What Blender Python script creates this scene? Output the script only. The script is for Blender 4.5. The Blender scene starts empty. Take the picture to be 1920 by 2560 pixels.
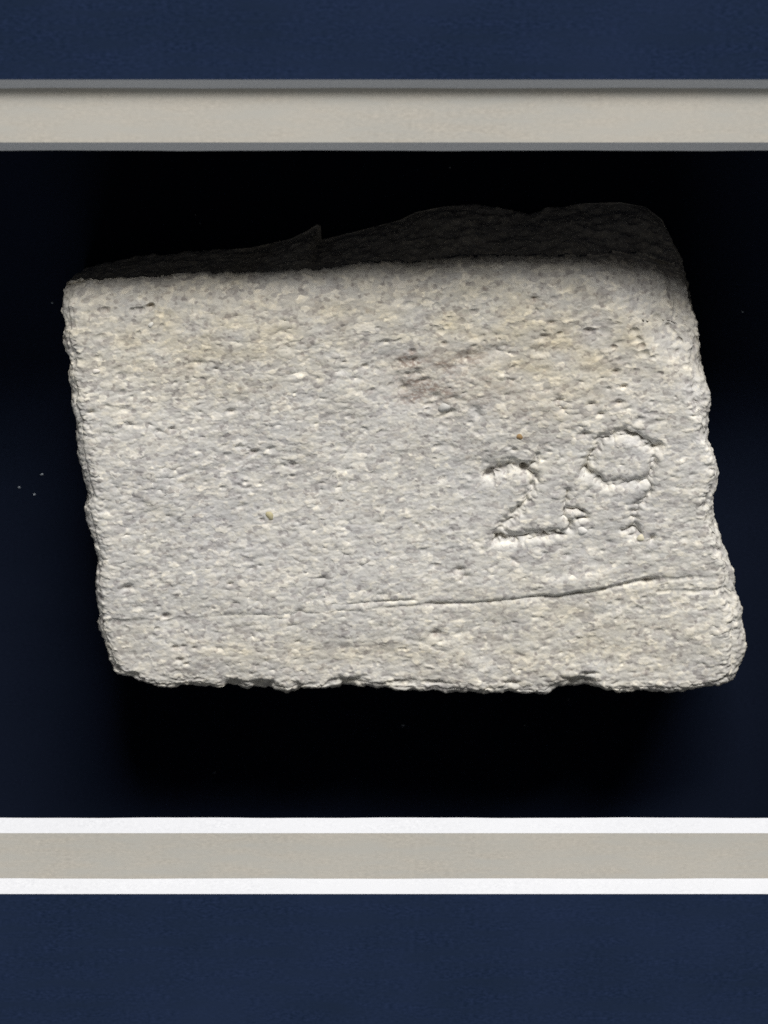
import bpy, math, random
import numpy as np
from mathutils import Vector

# ------------------------------------------------------------------ camera
S = 5e-5                      # one photograph pixel (of 1920) on the mat plane = 0.05 mm
DIST = 0.400
TH = math.radians(24.0)
FWD = np.array([0.0, math.cos(TH), -math.sin(TH)])
UP = np.array([0.0, math.sin(TH), math.cos(TH)])
RT = np.array([1.0, 0.0, 0.0])
EYE = -DIST * FWD

scene = bpy.context.scene
cam_data = bpy.data.cameras.new("camera")
cam = bpy.data.objects.new("camera", cam_data)
scene.collection.objects.link(cam)
cam.location = EYE
cam.rotation_euler = (math.radians(90.0) - TH, 0.0, 0.0)
cam_data.sensor_fit = 'VERTICAL'
cam_data.sensor_height = 36.0
cam_data.lens = 36.0 * DIST / (2560 * S)
cam_data.clip_start = 0.01
cam_data.clip_end = 20.0
cam_data.dof.use_dof = True
cam_data.dof.focus_distance = DIST + 0.009
cam_data.dof.aperture_fstop = 34.0
scene.camera = cam

# ------------------------------------------------------------------ light
world = bpy.data.worlds.new("World")
scene.world = world
world.use_nodes = True
bg = world.node_tree.nodes["Background"]
bg.inputs["Color"].default_value = (1.0, 0.95, 0.88, 1.0)
bg.inputs["Strength"].default_value = 0.065


def area_lamp(name, az, el, dist, sx, sy, power, colour, aim=(0, 0, 0)):
    """az: degrees to the right of the frame's normal, el: degrees above it."""
    a, e = math.radians(az), math.radians(el)
    d = Vector((math.sin(a) * math.cos(e), -math.cos(a) * math.cos(e), math.sin(e)))
    ld = bpy.data.lights.new(name, 'AREA')
    ld.shape = 'RECTANGLE'
    ld.size, ld.size_y = sx, sy
    ld.energy = power
    ld.color = colour
    o = bpy.data.objects.new(name, ld)
    scene.collection.objects.link(o)
    o.location = Vector(aim) + d * dist
    o.rotation_euler = d.to_track_quat('Z', 'Y').to_euler()
    return o


area_lamp("ceiling_lamp", 22.0, 59.6, 2.2, 1.25, 0.46, 78.0, (1.0, 0.985, 0.965))
area_lamp("low_bounce_fill", -12.0, -55.0, 0.9, 0.55, 0.45, 1.7, (0.90, 0.96, 1.0))  # added fill from below, standing in for room bounce on the upper bevels

vs = scene.view_settings
vs.view_transform = 'Standard'
vs.look = 'None'
vs.exposure = 0.0
vs.gamma = 1.0
vs.use_curve_mapping = False
scene.cycles.use_denoising = False


# ------------------------------------------------------------------ helpers
def W(px, py, Y):
    """photograph pixel(s) -> world point(s) on the plane y = Y (arrays allowed)"""
    px, py, Y = np.broadcast_arrays(np.asarray(px, float), np.asarray(py, float), np.asarray(Y, float))
    d = FWD * DIST + RT * ((px - 960) * S)[..., None] + UP * ((1280 - py) * S)[..., None]
    k = (Y - EYE[1]) / d[..., 1]
    return EYE + k[..., None] * d


def new_mat(name):
    m = bpy.data.materials.new(name)
    m.use_nodes = True
    nt = m.node_tree
    return m, nt, nt.nodes["Principled BSDF"]


def node(nt, kind, **inputs):
    n = nt.nodes.new(kind)
    for k, v in inputs.items():
        n.inputs[k].default_value = v
    return n


def coords(nt, scale, rot=(0, 0, 0)):
    tc = nt.nodes.new("ShaderNodeTexCoord")
    mp = nt.nodes.new("ShaderNodeMapping")
    mp.inputs["Scale"].default_value = scale
    mp.inputs["Rotation"].default_value = rot
    nt.links.new(tc.outputs["Object"], mp.inputs["Vector"])
    return mp.outputs["Vector"]


def noise(nt, vec, scale=1.0, detail=4.0, rough=0.55):
    n = nt.nodes.new("ShaderNodeTexNoise")
    n.inputs["Scale"].default_value = scale
    n.inputs["Detail"].default_value = detail
    n.inputs["Roughness"].default_value = rough
    nt.links.new(vec, n.inputs["Vector"])
    return n.outputs["Fac"]


def ramp(nt, fac, stops):
    r = nt.nodes.new("ShaderNodeValToRGB")
    el = r.color_ramp.elements
    while len(el) < len(stops):
        el.new(0.5)
    for e, (p, c) in zip(el, stops):
        e.position = p
        e.color = (*c, 1.0) if len(c) == 3 else c
    nt.links.new(fac, r.inputs["Fac"])
    return r.outputs["Color"]


def mix(nt, fac, a, b, blend='MIX'):
    n = nt.nodes.new("ShaderNodeMix")
    n.data_type = 'RGBA'
    n.blend_type = blend
    for sock, v in ((n.inputs[0], fac), (n.inputs[6], a), (n.inputs[7], b)):
        if hasattr(v, "is_output"):
            nt.links.new(v, sock)
        else:
            sock.default_value = v if isinstance(v, (int, float)) else (*v, 1.0)
    return n.outputs[2]


def bump(nt, bsdf, height, strength, dist):
    b = nt.nodes.new("ShaderNodeBump")
    b.inputs["Strength"].default_value = strength
    b.inputs["Distance"].default_value = dist
    nt.links.new(height, b.inputs["Height"])
    nt.links.new(b.outputs["Normal"], bsdf.inputs["Normal"])


def paper(name, lo, hi, streak, rough=0.85, fine=5200.0, bumps=0.25):
    """paper surface: fine flecks and long faint fibres along the board"""
    m, nt, b = new_mat(name)
    f1 = noise(nt, coords(nt, (fine * 0.5, fine * 0.5, fine)), 1.0, 3.0, 0.6)
    f2 = noise(nt, coords(nt, (fine * 0.035, fine * 0.2, fine * 0.2)), 1.0, 4.0, 0.6)
    f3 = noise(nt, coords(nt, (60, 60, 90)), 1.0, 2.0, 0.5)
    c = mix(nt, ramp(nt, f1, [(0.30, (0, 0, 0)), (0.70, (1, 1, 1))]), lo, hi)
    c = mix(nt, ramp(nt, f2, [(0.38, (0, 0, 0)), (0.66, (1, 1, 1))]), c, streak)
    c = mix(nt, ramp(nt, f3, [(0.35, (0, 0, 0)), (0.8, (0.5, 0.5, 0.5))]), c, hi, 'MIX')
    nt.links.new(c, b.inputs["Base Color"])
    b.inputs["Roughness"].default_value = rough
    b.inputs["Specular IOR Level"].default_value = 0.06
    bump(nt, b, f1, bumps, 2e-5)
    return m


def mesh_obj(name, verts, faces, mat, parent=None, smooth=False):
    me = bpy.data.meshes.new(name)
    me.from_pydata([tuple(v) for v in verts], [], faces)
    me.update()
    if smooth:
        me.polygons.foreach_set("use_smooth", [True] * len(me.polygons))
    o = bpy.data.objects.new(name, me)
    me.materials.append(mat)
    scene.collection.objects.link(o)
    if parent is not None:
        o.parent = parent
    return o


def empty(name, label, cat, loc=(0, 0, 0)):
    o = bpy.data.objects.new(name, None)
    o.empty_display_size = 0.01
    scene.collection.objects.link(o)
    o.location = loc
    o["label"] = label
    o["category"] = cat
    return o


# ------------------------------------------------------------------ perlin noise (numpy)
_rng = np.random.default_rng(29)
_perm = np.tile(_rng.permutation(512), 3)
_grad = _rng.normal(size=(512, 3))
_grad /= np.linalg.norm(_grad, axis=1)[:, None]


def perlin(p):
    i = np.floor(p).astype(int)
    f = p - i
    i &= 511
    u = f * f * f * (f * (f * 6 - 15) + 10)
    out = np.zeros(len(p))
    for dx in (0, 1):
        for dy in (0, 1):
            for dz in (0, 1):
                h = _perm[_perm[_perm[(i[:, 0] + dx) & 511] + ((i[:, 1] + dy) & 511)] + ((i[:, 2] + dz) & 511)]
                g = _grad[h & 511]
                w = (u[:, 0] if dx else 1 - u[:, 0]) * (u[:, 1] if dy else 1 - u[:, 1]) * (u[:, 2] if dz else 1 - u[:, 2])
                out += w * ((f[:, 0] - dx) * g[:, 0] + (f[:, 1] - dy) * g[:, 1] + (f[:, 2] - dz) * g[:, 2])
    return out * 1.5


def worley(p, seed):
    """distance to the nearest grain centre and that grain's random number"""
    i = np.floor(p).astype(int)
    best = np.full(len(p), 9.0)
    rid = np.zeros(len(p))
    for dx in (-1, 0, 1):
        for dy in (-1, 0, 1):
            for dz in (-1, 0, 1):
                c = i + np.array([dx, dy, dz])
                h = _perm[_perm[_perm[(c[:, 0] + seed) & 511] + (c[:, 1] & 511)] + (c[:, 2] & 511)] & 511
                d = ((c + 0.5 + 0.55 * _jit[h] - p) ** 2).sum(1)
                m_ = d < best
                best[m_] = d[m_]
                rid[m_] = _rnd[h[m_]]
    return np.sqrt(best), rid


_jit = _rng.uniform(-0.9, 0.9, size=(512, 3))
_rnd = _rng.random(512)

# ------------------------------------------------------------------ mats and backing
T = 0.00148                   # board thickness of each mat
D_FRONT = 0.0150              # stone's front face behind the outer mat's face
D_BACK = 0.0350               # backing board

navy_paper = paper("navy_mat_paper", (0.0056, 0.0138, 0.034), (0.0190, 0.0325, 0.079), (0.0120, 0.0225, 0.050), 0.8, 3000, 0.4)
beige_paper = paper("beige_mat_paper", (0.45, 0.425, 0.375), (0.60, 0.56, 0.49), (0.50, 0.49, 0.45), 0.7, 3000, 0.15)
core_white = paper("white_board_core", (0.55, 0.56, 0.585), (0.66, 0.67, 0.695), (0.605, 0.615, 0.64), 0.9, 4200, 0.2)
back_cloth = paper("dark_navy_board", (0.0045, 0.0075, 0.0180), (0.0090, 0.0140, 0.0310), (0.0068, 0.0110, 0.0245), 0.9, 3600, 0.3)

HALF_W, TOP, BOT = 0.150, 0.120, -0.120


def window_mat(name, label, y, px_top, px_bot, half_open, paper_mat, outer):
    """board with a rectangular window whose edges are cut at 45 degrees"""
    z1, z0 = float(W(960, px_top, y)[2]), float(W(960, px_bot, y)[2])
    xo, zt, zb = outer
    root = empty(name, label, "mat", (0, y, zb))

    def loc(v):
        return [(a, b - y, c - zb) for a, b, c in v]

    def ring(x, lo, hi, yy):
        return [(-x, yy, lo), (x, yy, lo), (x, yy, hi), (-x, yy, hi)]
    n = 60
    # face: subdivided strips are not needed, the paper is flat
    v = ring(xo, zb, zt, y) + ring(half_open, z0, z1, y)
    f = [(i, (i + 1) % 4, 4 + (i + 1) % 4, 4 + i) for i in range(4)]
    mesh_obj("face_paper", loc(v), f, paper_mat, root)
    # cut edge: a slightly wavering 45 degree bevel, the core of the board
    v, f = [], []
    rnd = random.Random(len(name))

    def cut(p0, p1, inward):
        base = len(v)
        ph = rnd.random() * 9
        for i in range(n + 1):
            t = i / n
            wob = 3.4e-5 * math.sin(t * 31 + ph) + 1.6e-5 * math.sin(t * 87 + 2 * ph) + rnd.uniform(-1, 1) * 0.8e-5
            if i in (0, n):
                wob = 0
            a = Vector(p0).lerp(Vector(p1), t)
            q = Vector(inward)
            # corner points slide along both directions so that neighbouring cuts meet
            e = Vector(p1) - Vector(p0)
            e.normalize()
            lead = T if i == 0 else (-T if i == n else 0)
            b_ = a + q * (T + wob) + Vector((0, T, 0)) + e * lead
            v.append((a.x, a.y + 1e-5, a.z))
            v.append((b_.x, b_.y, b_.z))
            v.append((a.x - q.x * 0.02, a.y + T, a.z - q.z * 0.02))
        for i in range(n):
            k = base + 3 * i
            f.append((k, k + 3, k + 4, k + 1))
            f.append((k + 1, k + 4, k + 5, k + 2))
    x = half_open
    cut((-x, y, z0), (x, y, z0), (0, 0, 1))
    cut((x, y, z0), (x, y, z1), (-1, 0, 0))
    cut((x, y, z1), (-x, y, z1), (0, 0, -1))
    cut((-x, y, z1), (-x, y, z0), (1, 0, 0))
    mesh_obj("bevelled_edge", loc(v), f, core_white, root)
    return root, z0, z1


outer_mat, _, _ = window_mat("navy_mat", "outermost navy blue paper mat with white cut edge, above and below the pale beige mat",
                             0.0, 199.0, 2235.0, 0.0800, navy_paper, (HALF_W, TOP, BOT))
inner_mat, OZ0, OZ1 = window_mat("beige_mat", "pale beige brushed mat between the navy mat and the dark recess with the stone",
                                 T + 2e-5, 356.0, 2083.0, 0.0730, beige_paper, (HALF_W - 0.01, TOP - 0.01, BOT + 0.01))

box = empty("shadow_box", "dark navy recessed backing of the shadow box directly behind the carved stone", "shadow box",
            (0, D_BACK, BOT))
zb = BOT
v = [(-HALF_W, 0, 0.0), (HALF_W, 0, 0.0), (HALF_W, 0, TOP - BOT), (-HALF_W, 0, TOP - BOT),
     (-HALF_W, 0.003, 0.0), (HALF_W, 0.003, 0.0), (HALF_W, 0.003, TOP - BOT), (-HALF_W, 0.003, TOP - BOT)]
f = [(0, 1, 2, 3), (7, 6, 5, 4), (0, 4, 5, 1), (1, 5, 6, 2), (2, 6, 7, 3), (3, 7, 4, 0)]
mesh_obj("backing_board", v, f, back_cloth, box)
# side walls of the recess (foam board strips behind the beige mat)
y0, y1 = 2 * T + 4e-5 - D_BACK, -1e-5
gap = 0.004
for (x0, x1, z0, z1) in ((-0.085, 0.085, OZ1 + gap, OZ1 + gap + 0.008), (-0.085, 0.085, OZ0 - 0.032, OZ0 - 0.024),
                         (-0.085, -0.0775, OZ0 - 0.024, OZ1 + gap), (0.0775, 0.085, OZ0 - 0.024, OZ1 + gap)):
    v = [(x, y, z - zb) for y in (y0, y1) for x, z in ((x0, z0), (x1, z0), (x1, z1), (x0, z1))]
    f = [(0, 1, 2, 3), (7, 6, 5, 4), (0, 4, 5, 1), (1, 5, 6, 2), (2, 6, 7, 3), (3, 7, 4, 0)]
    mesh_obj("spacer_wall", v, f, back_cloth, box)

# lint on the backing
lint, nt, b = new_mat("white_lint")
b.inputs["Base Color"].default_value = (0.42, 0.47, 0.52, 1)
b.inputs["Roughness"].default_value = 0.9
rnd = random.Random(5)
for (px, py, r) in ((1008, 1815, 4.5), (105, 1187, 5), (48, 1219, 4), (85, 1237, 4), (500, 560, 3), (488, 538, 2.5), (130, 757, 3),
                    (1421, 1750, 3), (1312, 1815, 2.5), (536, 1932, 3), (1857, 780, 3), (1125, 420, 3)):
    c = W(px, py, D_BACK - 1.2e-4)
    vv, ff = [], []
    for i in range(6):
        a = i * math.pi / 3 + rnd.random() * 0.5
        q = r * S * rnd.uniform(0.6, 1.2)
        vv.append((c[0] + math.cos(a) * q, D_BACK - 2e-5 - D_BACK, c[2] + math.sin(a) * q * 0.8 - zb))
    vv.append((c[0], -1.6e-4, c[2] - zb))
    ff = [(i, (i + 1) % 6, 6) for i in range(6)]
    mesh_obj("lint_speck", vv, ff, lint, box)


# ------------------------------------------------------------------ the stone
def zoomed(pts, x0, y0, k):
    return [(x0 + a * k, y0 + b * k) for a, b in pts]


left_sil = [(166, 694), (160, 712), (156, 768), (165, 806), (161, 852), (174, 901), (171, 936), (182, 977), (178, 1011), (197, 1052),
            (200, 1124), (213, 1196), (220, 1217), (224, 1243), (215.5, 1269), (229, 1316), (249, 1400), (240, 1446), (243, 1504),
            (246, 1541), (243, 1565), (257, 1605), (266, 1651), (283, 1681)]
bot_sil = [(283, 1681), (312, 1692), (359, 1704), (405, 1718), (451, 1713), (509, 1718), (555, 1720), (570, 1710), (608, 1718), (631, 1710),
           (671, 1709), (717, 1723), (741, 1713), (810, 1716), (856, 1704), (903, 1709)] + \
    zoomed([(0, 195), (60, 212), (240, 205), (280, 212), (400, 215), (520, 205), (570, 212), (700, 215), (760, 190), (870, 180), (950, 195),
            (1040, 215), (1110, 203), (1250, 212), (1400, 195), (1500, 170)], 960, 1600, 0.5787)
k3 = 480 / 1659
right_sil = zoomed([(890, 400), (950, 520), (965, 640), (1030, 860), (1060, 960), (1070, 1080), (1080, 1220), (1120, 1310), (1155, 1450),
                    (1155, 1620), (1140, 1750), (1155, 1880), (1210, 2020), (1215, 2150)], 1440, 560, k3) + \
    zoomed([(1205, 40), (1170, 110), (1190, 250), (1200, 370), (1240, 440), (1270, 560), (1310, 680), (1365, 800), (1360, 950), (1420, 1080),
            (1420, 1180), (1450, 1320), (1455, 1430), (1410, 1540), (1380, 1650)], 1440, 1200, k3) + [bot_sil[-1]]
right_face = zoomed([(740, 400), (830, 540), (845, 700), (885, 880), (1010, 985), (1040, 1080), (1015, 1200), (1030, 1400), (1030, 1600),
                     (1090, 1720), (1100, 1860), (1185, 2000), (1195, 2150)], 1440, 560, k3) + \
    zoomed([(1170, 40), (1130, 110), (1125, 240), (1145, 400), (1190, 520), (1230, 640), (1300, 740), (1310, 850), (1290, 960), (1310, 1060),
            (1340, 1160), (1330, 1300), (1340, 1420), (1310, 1540), (1240, 1640), (1130, 1690)], 1440, 1200, k3)
top_face = [(184, 706), (215, 694), (347, 690), (450, 682), (600, 684), (700, 680), (790, 674), (900, 654), (1040, 650), (1150, 638), (1300, 636),
            (1440, 634), (1560, 639), (1614, 650), (1654, 676)]
top_back = [(205, 668), (290, 650), (380, 634), (480, 624), (620, 612), (720, 590), (762, 570), (788, 553), (797, 556), (800, 592), (900, 568), (1000, 542), (1040, 522),
            (1110, 508), (1180, 503), (1250, 510), (1330, 528), (1390, 515), (1460, 500), (1560, 497), (1625, 508), (1668, 540), (1697, 600)]

NU, NV = 800, 560


def resample(pts, n):
    p = np.array(pts, float)
    d = np.r_[0, np.cumsum(np.linalg.norm(np.diff(p, axis=0), axis=1))]
    s = np.linspace(0, d[-1], n)
    return np.stack([np.interp(s, d, p[:, 0]), np.interp(s, d, p[:, 1])], 1)


def wiggle(c, amp, seed):
    """rough the outline at grain size"""
    n = len(c)
    t = np.zeros((n, 3))
    arc = np.r_[0, np.cumsum(np.linalg.norm(np.diff(c, axis=0), axis=1))]
    t[:, 1] = seed
    out = np.zeros(n)
    for sc, a in ((46, 1.0), (21, 0.8), (9, 0.5)):
        t[:, 0] = arc / sc
        out += a * perlin(t + 0.37 * sc)
    g = np.gradient(c, axis=0)
    nn = np.stack([-g[:, 1], g[:, 0]], 1)
    nn /= np.linalg.norm(nn, axis=1)[:, None] + 1e-9
    e = np.clip(np.minimum(np.arange(n), n - 1 - np.arange(n)) / 25.0, 0, 1)
    return c + nn * (out * amp * e)[:, None]


P_left = wiggle(resample(left_sil, NV), 1.4, 3.3)
P_right = wiggle(resample(right_sil, NV), 2.5, 8.1)
P_bot = wiggle(resample(bot_sil, NU), 3.0, 5.7)
F_top = wiggle(resample(top_face, NU), 4.0, 1.9) + np.array([0.0, 27.0])
F_right = wiggle(resample(right_face, NV), 5.0, 4.4)
F_left = wiggle(resample(left_sil, NV), 1.4, 3.3) + np.stack([np.interp(np.linspace(0, 1, NV), [0, .1, .2, .45, .6, 1], [12, 9, 12, 12, 8, 7]), np.zeros(NV)], 1)
F_bot = P_bot + np.stack([np.linspace(10, -14, NU), -3 + 1.5 * np.sin(np.linspace(0, 40, NU))], 1)
# corners shared
TL, TR = F_top[0].copy(), F_top[-1].copy()
BL, BR = F_bot[0].copy(), F_bot[-1].copy()


def pin(c, a, b):
    t = np.linspace(0, 1, len(c))[:, None]
    w0, w1 = np.clip(1 - t * 12, 0, 1), np.clip(1 - (1 - t) * 12, 0, 1)
    return c + (a - c[0]) * w0 + (b - c[-1]) * w1


F_left, F_right, F_top, F_bot = pin(F_left, TL, BL), pin(F_right, TR, BR), pin(F_top, TL, TR), pin(F_bot, BL, BR)
u = np.linspace(0, 1, NU)[None, :, None]
v_ = np.linspace(0, 1, NV)[:, None, None]
G = ((1 - v_) * F_top[None] + v_ * F_bot[None] + (1 - u) * F_left[:, None] + u * F_right[:, None]
     - ((1 - u) * (1 - v_) * TL + u * (1 - v_) * TR + (1 - u) * v_ * BL + u * v_ * BR))          # NV, NU, 2 in photo px
gx, gy = G[..., 0].ravel(), G[..., 1].ravel()

# ---- relief of the front face, in photo px (positive = towards the viewer)
H = np.zeros(NU * NV)
idx0 = np.arange(NU * NV).reshape(NV, NU)


def stroke(pts, width, depth, power=2.0, vary=0.0, seed=0.0):
    """groove along a polyline"""
    global H
    p = np.array(pts, float)
    lo, hi = p.min(0) - 4 * width, p.max(0) + 4 * width
    sel = np.nonzero((gx > lo[0]) & (gx < hi[0]) & (gy > lo[1]) & (gy < hi[1]))[0]
    q = np.stack([gx[sel], gy[sel]], 1)
    # ragged sides
    t = np.stack([q[:, 0] / 19, q[:, 1] / 14, np.full(len(q), seed + 0.5)], 1)
    q = q + np.stack([perlin(t), perlin(t + 31.7)], 1) * width * 0.5
    best = np.full(len(q), 1e9)
    for a, b in zip(p[:-1], p[1:]):
        e = b - a
        k = np.clip(((q - a) @ e) / (e @ e), 0, 1)
        best = np.minimum(best, np.linalg.norm(q - a - k[:, None] * e, axis=1))
    dep = depth * np.clip(1 + vary * perlin(np.stack([q[:, 0] / 60, q[:, 1] / 60, np.full(len(q), seed)], 1)) + 0.8 * perlin(np.stack([q[:, 0] / 15, q[:, 1] / 12, np.full(len(q), seed + 5)], 1)), 0.1, 2.0)
    H[sel] -= dep * np.exp(-(best / width) ** power)


def dab(cx, cy, rx, ry, h, ang=0.0, power=2.0):
    global H
    r = 2.6 * max(rx, ry)
    # a generous window of the grid round the spot, so that only that is searched
    yt = np.interp(cx, F_top[:, 0], F_top[:, 1])
    yb = np.interp(cx, F_bot[:, 0], F_bot[:, 1])
    jv = int((cy - yt) / (yb - yt) * NV)
    xl = np.interp(cy, F_left[:, 1], F_left[:, 0])
    xr = np.interp(cy, F_right[:, 1], F_right[:, 0])
    ju = int((cx - xl) / (xr - xl) * NU)
    mm = int(r / 1.7) + 28
    win = idx0[max(0, jv - mm):max(0, jv + mm), max(0, ju - mm):max(0, ju + mm)].ravel()
    sel = win[(np.abs(gx[win] - cx) < r) & (np.abs(gy[win] - cy) < r)]
    c, s = math.cos(ang), math.sin(ang)
    dx, dy = gx[sel] - cx, gy[sel] - cy
    a, b = (dx * c + dy * s) / rx, (-dx * s + dy * c) / ry
    H[sel] += h * np.exp(-(a * a + b * b) ** (power / 2))


def z4(pts):
    return zoomed(pts, 1150, 1020, 570 / 1659)


# engraved 2
stroke(z4([(215, 500), (300, 455), (380, 420), (460, 445), (520, 490), (535, 545), (500, 640), (440, 740), (370, 815), (310, 880), (275, 950)]), 14, 14, 2.2, 0.6, 1.0)
stroke(z4([(280, 960), (400, 950), (500, 935), (600, 925), (735, 905)]), 13, 17, 2.2, 0.6, 2.0)
stroke(z4([(460, 445), (540, 400), (560, 350)]), 7, 10, 2.0, 0.5, 2.5)
# engraved 9
stroke(z4([(915, 460), (930, 390), (985, 300), (1030, 225), (1110, 200), (1190, 185), (1280, 205), (1350, 260), (1430, 290)]), 13, 14, 2.2, 0.6, 3.0)
stroke(z4([(915, 460), (960, 480), (1060, 555), (1110, 545), (1200, 540), (1310, 535), (1370, 490), (1410, 420), (1400, 330)]), 12, 10.5, 2.2, 0.7, 4.0)
stroke(z4([(1400, 400), (1385, 520), (1390, 610), (1340, 660), (1290, 710), (1270, 780), (1272, 850), (1250, 925)]), 12, 12.5, 2.2, 0.6, 5.0)
# little nicks between the numerals
stroke(z4([(785, 600), (765, 690), (755, 780)]), 8, 14, 2.0, 0.4, 6.0)
stroke(z4([(790, 735), (860, 735), (910, 760), (925, 800), (850, 805)]), 7, 12, 2.0, 0.4, 7.0)
stroke(z4([(800, 830), (805, 890)]), 8, 14, 2.0, 0.4, 7.5)
stroke(z4([(1180, 890), (1260, 880), (1320, 910)]), 6, 10, 2.0, 0.4, 7.7)
dab(*z4([(1400, 950)])[0], 8, 11, -14, 0.5)
dab(*z4([(1150, 290)])[0], 40, 26, 2)
# scar on the upper left of the 2
dab(*z4([(170, 440)])[0], 62, 30, -7, -0.3)

# long bedding crack with a step above it
crack = [(300, 1556), (420, 1552), (560, 1540), (740, 1532), (900, 1524), (1080, 1511), (1200, 1505), (1330, 1494), (1420, 1486), (1510, 1472), (1590, 1458), (1640, 1451),
         (1740, 1447), (1840, 1441)]
cr = np.array(crack)
cy_ = np.interp(gx, cr[:, 0], cr[:, 1]) + 3.0 * perlin(np.stack([gx / 55, gy * 0, gx * 0 + 2.2], 1)) * 1.6
dd = gy - cy_
amt = np.interp(gx, [300, 420, 700, 1000, 1080, 1540, 1660, 1840], [0.30, 0.30, 0.18, 0.35, 0.8, 0.9, 0.6, 0.4])
amt = amt * np.clip(0.75 + 1.1 * perlin(np.stack([gx / 44, gy * 0 + 7.7, gx * 0], 1)) + 0.8 * perlin(np.stack([gx / 15, gy / 30, gx * 0], 1)), 0, 1.5)
H -= 5.2 * amt * np.exp(-(dd / 5.0) ** 2)
H -= 3.5 * np.interp(gx, [300, 900, 1100, 1560, 1700], [0.3, 0.3, 1, 1, 0.2]) * np.where(dd > 0, np.exp(-dd / 26.0), np.exp(-(dd / 5) ** 2))
H += 7 * np.exp(-((gx - 1435) / 85) ** 4) * np.exp(-((gy - (cy_ - 24)) / 22) ** 4)
stroke([(1650, 1481), (1740, 1480), (1840, 1472)], 5, 3.5, 2.0, 0.6, 9.0)
stroke([(880, 1508), (960, 1503), (1040, 1500)], 5, 5, 2.0, 0.6, 9.2)
# diagonal scratch in the middle
stroke([(815, 1210), (870, 1130), (915, 1075)], 4, 2.5, 2.0, 0.3, 9.5)

# brown crumbly hollow
brown = [(990, 905, 55, 30), (1010, 960, 40, 45), (1060, 985, 70, 30), (1180, 890, 75, 20), (1110, 930, 85, 26), (1240, 880, 40, 14)]
for (x, y, a, b) in brown:
    dab(x, y, a, b, -4, -0.25)
for (x, y, a, b, h) in ((1030, 905, 26, 8, -14), (1042, 935, 14, 8, -12), (1165, 890, 36, 12, -5), (1240, 868, 28, 10, -4), (1058, 953, 16, 5, -14), (1012, 975, 14, 9, -13),
                        (1090, 992, 12, 7, -15), (1135, 997, 10, 8, -12), (1075, 1012, 22, 5, -9), (1128, 1030, 9, 6, -10), (1193, 1035, 9, 11, -15), (1281, 920, 24, 8, -4),
                        (1000, 960, 8, 14, -9), (1110, 1040, 26, 5, -8)):
    dab(x, y, a, b, h * 0.5, -0.3)
# single dark pits seen in the photograph
PITS = [(227, 1032, 9), (748, 1526, 10), (1359, 842, 10), (1378, 808, 8), (1473, 827, 8), (1400, 835, 7), (1285, 1126, 7), (1399, 1000, 10), (1410, 1022, 9), (540, 922, 7), (577, 1029, 9),
        (575, 1460, 7), (805, 1444, 9), (1018, 938, 6), (912, 916, 8), (1535, 870, 7), (438, 1620, 8), (458, 1617, 6), (486, 1620, 6), (450, 1650, 9), (465, 1660, 6), (745, 1602, 7),
        (1150, 1425, 12), (1165, 1440, 10), (1335, 750, 9), (1540, 930, 9), (1560, 968, 8), (1500, 1035, 9), (1478, 1010, 10), (1548, 1008, 11), (1620, 1455, 12), (1463, 1085, 12), (318, 1470, 14),
        (375, 772, 7), (262, 780, 9), (414, 1543, 9), (1030, 880, 8), (700, 1545, 6), (860, 905, 5), (430, 1073, 8), (655, 1300, 6), (1090, 1584, 12), (1110, 860, 6), (635, 1130, 9)]
for (x, y, r) in PITS:
    dab(x, y, r * 1.1, r * 0.65, -0.95 * r, -0.15)
stroke([(330, 782), (352, 779), (378, 770)], 5, 7, 2.0, 0.2, 12.0)
# random pits, chips and proud grains
sc = np.random.default_rng(7)
X0, X1, Y0, Y1 = 170, 1840, 640, 1715
for _ in range(900):
    x, y = sc.uniform(X0, X1), sc.uniform(Y0, Y1)
    r = 3.0 + 5.0 * sc.random() ** 2
    dab(x, y, r * sc.uniform(1.1, 2.6), r, -sc.uniform(1.2, 4.0), sc.normal(-0.12, 0.2))
for _ in range(3600):
    x, y = sc.uniform(X0, X1), sc.uniform(Y0, Y1)
    r = 3.5 + 6.0 * sc.random() ** 2
    dab(x, y, r * sc.uniform(1.0, 2.8), r, sc.uniform(0.4, 1.2), sc.normal(-0.12, 0.25), 4.0)
# chipped lower rim
for (x, y, a, b, h) in ((590, 1708, 26, 16, -26), (655, 1706, 40, 14, -24), (870, 1702, 45, 16, -26), (1450, 1700, 55, 18, -30), (1475, 1684, 26, 9, -20), (1280, 1706, 24, 12, -20),
                        (1090, 1706, 40, 9, -16), (330, 1690, 22, 12, -16), (1000, 1708, 50, 10, -14)):
    dab(x, y, a * 0.8, b * 0.6, h * 0.5, 0.0, 3.0)
# worn right shoulder: the corner falls away in a broad slope
wx = gx + 14 * perlin(np.stack([gx / 60, gy / 60, gx * 0 + 3], 1))
sh = (wx - 1545) * 0.80 - (gy - 790) * 0.60
sh2 = 1 - np.clip((gy - 850) / 170, 0, 1)
fall = np.clip(sh, 0, None)
H -= sh2 * (0.55 * fall ** 2 / (fall + 30))
stroke([(1585, 830), (1602, 855), (1612, 885)], 8, 6, 2.0, 0.5, 13.0)
stroke([(1672, 828), (1690, 848), (1705, 865)], 5, 6, 2.0, 0.3, 13.5)
dab(1645, 805, 12, 9, -9, 0.9)
H = H.reshape(NV, NU)

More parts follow.
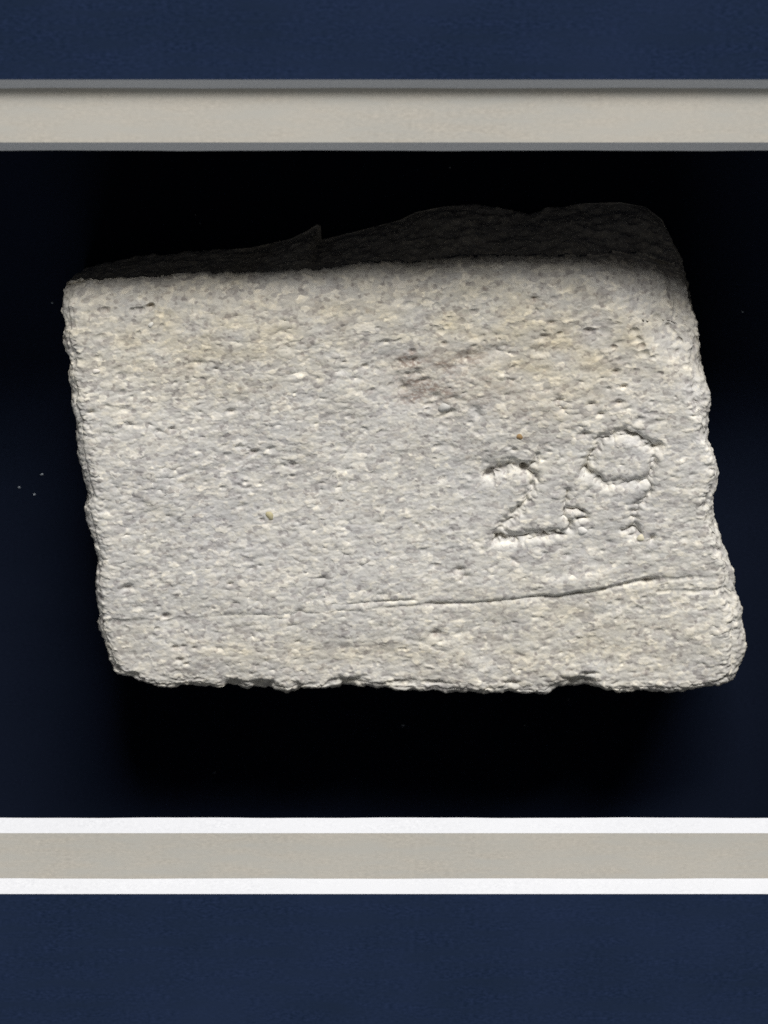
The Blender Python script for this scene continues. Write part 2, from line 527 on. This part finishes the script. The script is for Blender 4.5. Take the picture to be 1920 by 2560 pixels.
# rounded rims
iu = np.arange(NU)[None, :]
iv = np.arange(NV)[:, None]
px_u = np.linalg.norm(G[:, -1] - G[:, 0], axis=1)[:, None] / (NU - 1)
px_v = np.linalg.norm(G[-1] - G[0], axis=1)[None, :] / (NV - 1)
rim = np.zeros((NV, NU))
for d, r, dep in ((iu * px_u, 30, 12), ((NU - 1 - iu) * px_u, 26, 16), (iv * px_v, 180, 84), ((NV - 1 - iv) * px_v, 16, 4)):
    q = np.clip(1 - d / r, 0, 1)
    rim += dep * (1 - np.sqrt(np.clip(1 - q * q, 0, 1)))
depth_px = -H + rim
front = W(G[..., 0], G[..., 1], D_FRONT)                                  # base plane, before relief

# ---- perimeter rings from the front rim back to the board
idx = np.arange(NU * NV).reshape(NV, NU)
loop = np.concatenate([idx[0, :], idx[1:, -1], idx[-1, -2::-1], idx[-2:0:-1, 0]])      # top L>R, right down, bottom R>L, left up
NP = len(loop)
rim_depth = D_FRONT + 40 * S
Pl = pin(P_left, np.array([163., 708.]), P_bot[0])
Pr = pin(P_right, np.array([1690., 660.]), P_bot[-1])
Pt = np.concatenate([F_top + np.stack([np.linspace(-20, 34, NU), np.full(NU, -12.0)], 1)])
Pt = pin(Pt, Pl[0], Pr[0])
sil_px = np.concatenate([Pt, Pr[1:], P_bot[-2::-1], Pl[-2:0:-1]])
sd = np.concatenate([np.full(NU, 96.0), np.interp(np.linspace(0, 1, NV - 1), [0, .2, .3, 1], [90, 60, 50, 60]), np.full(NU - 1, 12.0), np.full(NV - 2, 34.0)])
sd = np.convolve(np.r_[sd[-40:], sd, sd[:40]], np.ones(41) / 41, 'same')[40:-40]
sd = np.maximum(sd, depth_px.ravel()[loop] + 4)
sd = np.convolve(np.r_[sd[-20:], sd, sd[:20]], np.ones(21) / 21, 'same')[20:-20]
sil = W(sil_px[:, 0], sil_px[:, 1], D_FRONT + (sd + 16) * S)
back_y = D_BACK - 1e-5
Bt = resample(top_back, NU)
Bt3 = W(Bt[:, 0], Bt[:, 1], back_y)
o_tl = Bt3[0] - sil[0]
o_tr = Bt3[-1] - sil[NU - 1]
depth_vec = np.array([0, back_y - (D_FRONT + 50 * S), 0])
o_br = depth_vec + np.array([-60 * S, 0, 50 * S])
o_bl = depth_vec + np.array([45 * S, 0, 50 * S])


def lerp(a, b, n, e=1.0):
    t = (np.linspace(0, 1, n) ** e)[:, None]
    return a * (1 - t) + b * t


Br3 = sil[NU - 1:NU + NV - 1] + lerp(o_tr, o_br, NV, 0.8)
Bb3 = sil[NU + NV - 2:2 * NU + NV - 2] + lerp(o_br, o_bl, NU)
Bl3 = np.concatenate([sil[2 * NU + NV - 3:], sil[:1]]) + lerp(o_bl, o_tl, NV, 1.2)
back = np.concatenate([Bt3, Br3[1:], Bb3[1:], Bl3[1:-1]])
back[:, 1] = back_y
front_rim = front.reshape(-1, 3)[loop].copy()
front_rim[:, 1] += depth_px.ravel()[loop] * S
K1, K2 = 14, 44
rings = []
for k in range(1, K1 + 1):
    t = k / K1
    a = math.sin(t * math.pi / 2)
    c = 1 - math.cos(t * math.pi / 2)
    r = front_rim + (sil - front_rim) * np.array([a, c, a])
    rings.append(r)
for k in range(1, K2 + 1):
    t = k / K2
    r = sil * (1 - t) + back * t
    q = max(0.0, (t - 0.55) / 0.45) ** 2
    r = r + (r.mean(0) - r) * np.array([0.02, 0, 0.015]) * q
    rings.append(r)
nring = len(rings)
verts = front.reshape(-1, 3).copy()
verts[:, 1] += depth_px.ravel() * S
nf = len(verts)
verts = np.concatenate([verts] + rings)
qf = np.stack([idx[:-1, :-1], idx[1:, :-1], idx[1:, 1:], idx[:-1, 1:]], -1).reshape(-1, 4)
allr = [loop] + [nf + NP * k + np.arange(NP) for k in range(nring)]
qs = []
for a, b2 in zip(allr[:-1], allr[1:]):
    qs.append(np.stack([a, np.roll(a, -1), np.roll(b2, -1), b2], -1))
quads = np.concatenate([qf] + qs)

# ---- grain displacement along the normals, the same everywhere
def vnormals(vv, q):
    n = np.cross(vv[q[:, 2]] - vv[q[:, 0]], vv[q[:, 3]] - vv[q[:, 1]])
    out = np.zeros_like(vv)
    for k in range(4):
        np.add.at(out, q[:, k], n)
    return out / (np.linalg.norm(out, axis=1)[:, None] + 1e-20)


nrm = vnormals(verts, quads)
pp = verts / S
ca, sa = math.cos(0.12), math.sin(0.12)
rot = np.stack([pp[:, 0] * ca + pp[:, 2] * sa, pp[:, 1], -pp[:, 0] * sa + pp[:, 2] * ca], 1)
on_side = np.r_[np.zeros(nf), np.repeat(np.clip((np.arange(nring) - 3) / (K1 + 4.0), 0, 1), NP)]
disp = 11 * perlin(pp / 420 + 3.1) + 6 * perlin(pp / 150 + 9.4)
crumb = np.clip(0.5 + 1.6 * perlin(pp / 260 + 5.0), 0, 1)            # where the surface is crumbly rather than streaky
streak = perlin(rot / np.array([52, 22, 17]) + 1.7)
disp += 0.8 * (1 - 0.5 * crumb) * streak
g2 = perlin(rot / np.array([26, 13, 10.5]) + 8.8)
disp += 0.6 * g2 * (0.8 + 0.3 * crumb)
g3 = perlin(pp / np.array([17, 13, 13]) + 12.9)
disp += 0.6 * crumb * g3
disp += 0.35 * perlin(rot / np.array([12, 7, 6]) + 15.2)
disp += 0.35 * perlin(pp / np.array([6, 5, 5]) + 25.2)
wv = np.stack([perlin(pp / 14 + 2.2), perlin(pp / 14 + 17.1), perlin(pp / 14 + 33.3)], 1)
dA, rA = worley((rot + 6.0 * wv) / np.array([25, 15, 13.5]), 3)
dB, rB = worley((rot + 2.5 * wv) / np.array([11, 8.5, 8]), 77)
disp += 1.0 * (rA - 0.5) + 0.7 * (0.55 - dA)
disp += 0.45 * (rB - 0.5) + 0.35 * (0.55 - dB)
rimw = np.zeros((NV, NU))
for d_ in (iu * px_u, (NU - 1 - iu) * px_u, (NV - 1 - iv) * px_v, iv * px_v):
    rimw = np.maximum(rimw, np.clip(1 - d_ / 38.0, 0, 1))
rimw = np.r_[rimw.ravel(), np.ones(len(verts) - nf)]
disp += rimw * (3.2 * perlin(pp / np.array([26, 18, 18]) + 51) + 2.2 * perlin(pp / np.array([13, 10, 10]) + 61) + 2.0 * (rA - 0.5) + 1.2 * (rB - 0.5))
disp += on_side * (8 * perlin(pp / np.array([90, 60, 60]) + 21) + 4 * perlin(pp / 28 + 41))
fade = np.ones(len(verts))
fade[-NP:] = 0
verts = verts + nrm * (disp * fade * S)[:, None]
verts[:, 1] = np.minimum(verts[:, 1], back_y)

# back cap
quads_l = quads.tolist()
cap = list(allr[-1])
STONE_BASE = Vector((0.0, D_BACK, float(verts[:, 2].min())))
local = verts - np.array(STONE_BASE)

# ------------------------------------------------------------------ stone material
m, nt, bsdf = new_mat("pale_sandy_stone")
att = nt.nodes.new("ShaderNodeAttribute")
att.attribute_name = "mineral"
sep = nt.nodes.new("ShaderNodeSeparateColor")
nt.links.new(att.outputs["Color"], sep.inputs["Color"])
K = 1.0 / S
v_big = coords(nt, (K / 420, K / 420, K / 330), (0, -0.12, 0))
v_str = coords(nt, (K / 60, K / 30, K / 26), (0, -0.12, 0))
v_cell = coords(nt, (K / 21, K / 12, K / 11), (0, -0.12, 0))
v_cell2 = coords(nt, (K / 12, K / 8, K / 8), (0, -0.10, 0))
v_fine = coords(nt, (K / 7, K / 5, K / 5), (0, -0.12, 0))
col = ramp(nt, noise(nt, v_big, 1.0, 3.0), [(0.32, (0.56, 0.56, 0.56)), (0.5, (0.58, 0.575, 0.555)), (0.68, (0.59, 0.58, 0.545))])
col = mix(nt, 0.5, col, ramp(nt, noise(nt, v_str, 1.0, 4.0, 0.6), [(0.30, (0.42, 0.41, 0.405)), (0.52, (0.55, 0.54, 0.52)), (0.70, (0.64, 0.625, 0.59))]))


att2 = nt.nodes.new("ShaderNodeAttribute")
att2.attribute_name = "grain"
gsep = nt.nodes.new("ShaderNodeSeparateColor")
nt.links.new(att2.outputs["Color"], gsep.inputs["Color"])
grain = ramp(nt, gsep.outputs[0], [(0.0, (0.30, 0.288, 0.292)), (0.08, (0.38, 0.368, 0.372)), (0.22, (0.46, 0.457, 0.458)), (0.5, (0.50, 0.497, 0.49)), (0.74, (0.535, 0.525, 0.50)),
                                   (0.88, (0.63, 0.61, 0.57)), (1.0, (0.74, 0.715, 0.67))])
grain2 = ramp(nt, gsep.outputs[1], [(0.0, (0.22, 0.205, 0.208)), (0.07, (0.35, 0.335, 0.335)), (0.2, (0.47, 0.468, 0.465)), (0.55, (0.50, 0.50, 0.495)), (0.8, (0.53, 0.52, 0.50)),
                                    (0.92, (0.62, 0.60, 0.55)), (1.0, (0.68, 0.67, 0.645))])
for g_ in (grain, grain2):
    two = nt.nodes.new("ShaderNodeVectorMath")
    two.operation = 'SCALE'
    nt.links.new(g_, two.inputs[0])
    two.inputs[3].default_value = 2.11
    col = mix(nt, 0.62, col, two.outputs[0], 'MULTIPLY')
f_fine = noise(nt, v_fine, 1.0, 3.0, 0.6)
col = mix(nt, 0.55, col, ramp(nt, f_fine, [(0.3, (0.40, 0.40, 0.40)), (0.7, (0.62, 0.62, 0.62))]), 'OVERLAY')
# mineral tints: red channel brown, green yellow-ochre, blue grey-mauve
speck = noise(nt, v_cell2, 1.0, 2.0, 0.6)
sp = ramp(nt, speck, [(0.36, (0.15, 0.15, 0.15)), (0.62, (1, 1, 1))])
mb = nt.nodes.new("ShaderNodeMath")
mb.operation = 'MULTIPLY'
nt.links.new(sep.outputs[0], mb.inputs[0])
nt.links.new(sp, mb.inputs[1])
col = mix(nt, mb.outputs[0], col, (0.27, 0.215, 0.19))
my = nt.nodes.new("ShaderNodeMath")
my.operation = 'MULTIPLY'
nt.links.new(sep.outputs[1], my.inputs[0])
my.inputs[1].default_value = 1.0
col = mix(nt, my.outputs[0], col, (0.97, 0.91, 0.77), 'MULTIPLY')
col = mix(nt, sep.outputs[2], col, (0.88, 0.89, 0.97), 'MULTIPLY')
nt.links.new(col, bsdf.inputs["Base Color"])
bsdf.inputs["Roughness"].default_value = 0.92
bsdf.inputs["Specular IOR Level"].default_value = 0.04
bump(nt, bsdf, f_fine, 0.22, 8e-5)

me = bpy.data.meshes.new("stone_fragment")
me.from_pydata(local.tolist(), [], quads_l + [[int(i) for i in cap[::-1]]])
me.update()
me.polygons.foreach_set("use_smooth", [True] * len(me.polygons))
me.materials.append(m)
# mineral colour of the rock itself
nvv = len(verts)
gpx = np.zeros((nvv, 2))
gpx[:nf, 0], gpx[:nf, 1] = gx, gy
for k in range(nring):
    gpx[nf + NP * k: nf + NP * (k + 1)] = np.stack([gx[loop], gy[loop]], 1)
X, Y_ = gpx[:, 0], gpx[:, 1]


def blob(cx, cy, rx, ry, ang=0.0):
    c, s = math.cos(ang), math.sin(ang)
    dx, dy = X - cx, Y_ - cy
    a, b2 = (dx * c + dy * s) / rx, (-dx * s + dy * c) / ry
    return np.exp(-(a * a + b2 * b2))


warp = 0.75 + 0.8 * perlin(np.stack([X / 60, Y_ / 34, X * 0 + 4], 1))
R = 1.25 * (0.75 * blob(1020, 905, 45, 28, -0.2) + 0.6 * blob(1020, 965, 40, 40) + 0.55 * blob(1090, 990, 80, 36) + 0.5 * blob(1180, 890, 85, 26, -0.25) + 0.35 * blob(1120, 935, 110, 50)
     + 0.25 * blob(1300, 1010, 160, 70) + 0.18 * blob(1450, 850, 150, 60)) * np.clip(warp, 0, 1.4)
for (x, y, r) in PITS:
    R += 0.42 * blob(x, y, r, r * 0.8)
for _ in range(160):
    x, y = sc.uniform(X0, X1), sc.uniform(Y0 + 60, Y1)
    sel = np.abs(X - x) + np.abs(Y_ - y) < 30
    r = sc.uniform(3, 6)
    R[sel] += sc.uniform(0.2, 0.6) * np.exp(-(((X[sel] - x) / (r * 1.4)) ** 2 + ((Y_[sel] - y) / r) ** 2))
Gc = 0.16 + 0.55 * blob(480, 860, 330, 130) + 0.6 * blob(1400, 900, 330, 150) + 0.35 * blob(1000, 780, 500, 90) + 0.3 * blob(800, 1640, 600, 60) + 0.3 * blob(1500, 1560, 300, 120)
Gc *= 0.95 * np.clip(0.9 + 0.9 * perlin(np.stack([X / 90, Y_ / 50, X * 0 + 9], 1)), 0, 1.6)
Bc = 0.45 * blob(420, 1300, 330, 220) + 0.4 * blob(1200, 1190, 70, 40, -0.2) + 0.3 * blob(700, 1150, 300, 160) + 0.35 * blob(1640, 1200, 130, 130) + 0.4 * blob(1560, 700, 150, 60)
Bc *= 0.4 * np.clip(0.9 + 0.9 * perlin(np.stack([X / 70, Y_ / 40, X * 0 + 13], 1)), 0, 1.6)
colr = np.ones((nvv, 4))
colr[:, 0], colr[:, 1], colr[:, 2] = np.clip(R, 0, 0.95), np.clip(Gc, 0, 1), np.clip(Bc, 0, 1)
ca_ = me.color_attributes.new("mineral", 'FLOAT_COLOR', 'POINT')
ca_.data.foreach_set("color", colr.ravel())
colg = np.ones((nvv, 4))
colg[:, 0], colg[:, 1], colg[:, 2] = rA, rB, 0.5
cg_ = me.color_attributes.new("grain", 'FLOAT_COLOR', 'POINT')
cg_.data.foreach_set("color", colg.ravel())
stone = bpy.data.objects.new("stone_fragment", me)
scene.collection.objects.link(stone)
stone.location = STONE_BASE
stone["label"] = "rough pale grey stone fragment with the carved number 29, mounted in the dark recess"
stone["category"] = "stone"


# ------------------------------------------------------------------ pebbles set in the stone
def pebble(px, py, rx, ry, colour, seed, proud=0.35):
    i = int(np.argmin((gx - px) ** 2 + (gy - py) ** 2))
    c = verts[i]
    rr = random.Random(seed)
    mt, ntp, bp = new_mat("pebble_mineral")
    fa = noise(ntp, coords(ntp, (K / 9, K / 9, K / 9)), 1.0, 3.0)
    lo = tuple(0.8 * q for q in colour)
    hi = tuple(min(1, 1.1 * q) for q in colour)
    ntp.links.new(mix(ntp, fa, lo, hi), bp.inputs["Base Color"])
    bp.inputs["Roughness"].default_value = 0.8
    vv, ff = [], []
    n, mrow = 14, 7
    for j in range(1, mrow):
        for k in range(n):
            a, e = 2 * math.pi * k / n, math.pi * j / mrow
            w = 1 + 0.16 * math.sin(2 * a + seed) + 0.1 * math.sin(3 * a + 2 * seed) + rr.uniform(-0.04, 0.04)
            vv.append((rx * S * w * math.sin(e) * math.cos(a), -min(rx, ry) * S * 0.8 * math.cos(e), ry * S * w * math.sin(e) * math.sin(a)))
    vv.append((0, -min(rx, ry) * S * 0.8, 0))
    vv.append((0, min(rx, ry) * S * 0.8, 0))
    for j in range(mrow - 2):
        for k in range(n):
            ff.append((j * n + k, j * n + (k + 1) % n, (j + 1) * n + (k + 1) % n, (j + 1) * n + k))
    for k in range(n):
        ff.append((k, len(vv) - 2, (k + 1) % n))
        ff.append(((mrow - 2) * n + k, (mrow - 2) * n + (k + 1) % n, len(vv) - 1))
    o = mesh_obj("pebble", vv, ff, mt, stone, True)
    o.location = Vector((c[0], c[1] + min(rx, ry) * S * (0.8 - proud), c[2])) - STONE_BASE
    return o


pebble(1110, 1020, 17, 17, (0.52, 0.51, 0.48), 1.0, 0.25)["label"] = "round pale pebble set in a small hollow"
pebble(1298, 1090, 10, 12, (0.34, 0.22, 0.10), 2.0)["label"] = "small ochre grain"
pebble(675, 1290, 13, 16, (0.47, 0.42, 0.26), 3.0, 0.25)["label"] = "small yellowish grain"
pebble(1455, 1327, 18, 13, (0.74, 0.72, 0.68), 4.0, 0.3)["label"] = "white grain beside the foot of the 2"
pebble(1478 + 125, 1345, 13, 9, (0.66, 0.61, 0.46), 5.0, 0.3)["label"] = "cream grain under the tail of the 9"
pebble(376, 815, 8, 8, (0.72, 0.70, 0.64), 6.0, 0.4)
pebble(240, 930, 11, 8, (0.68, 0.64, 0.58), 7.0, 0.4)
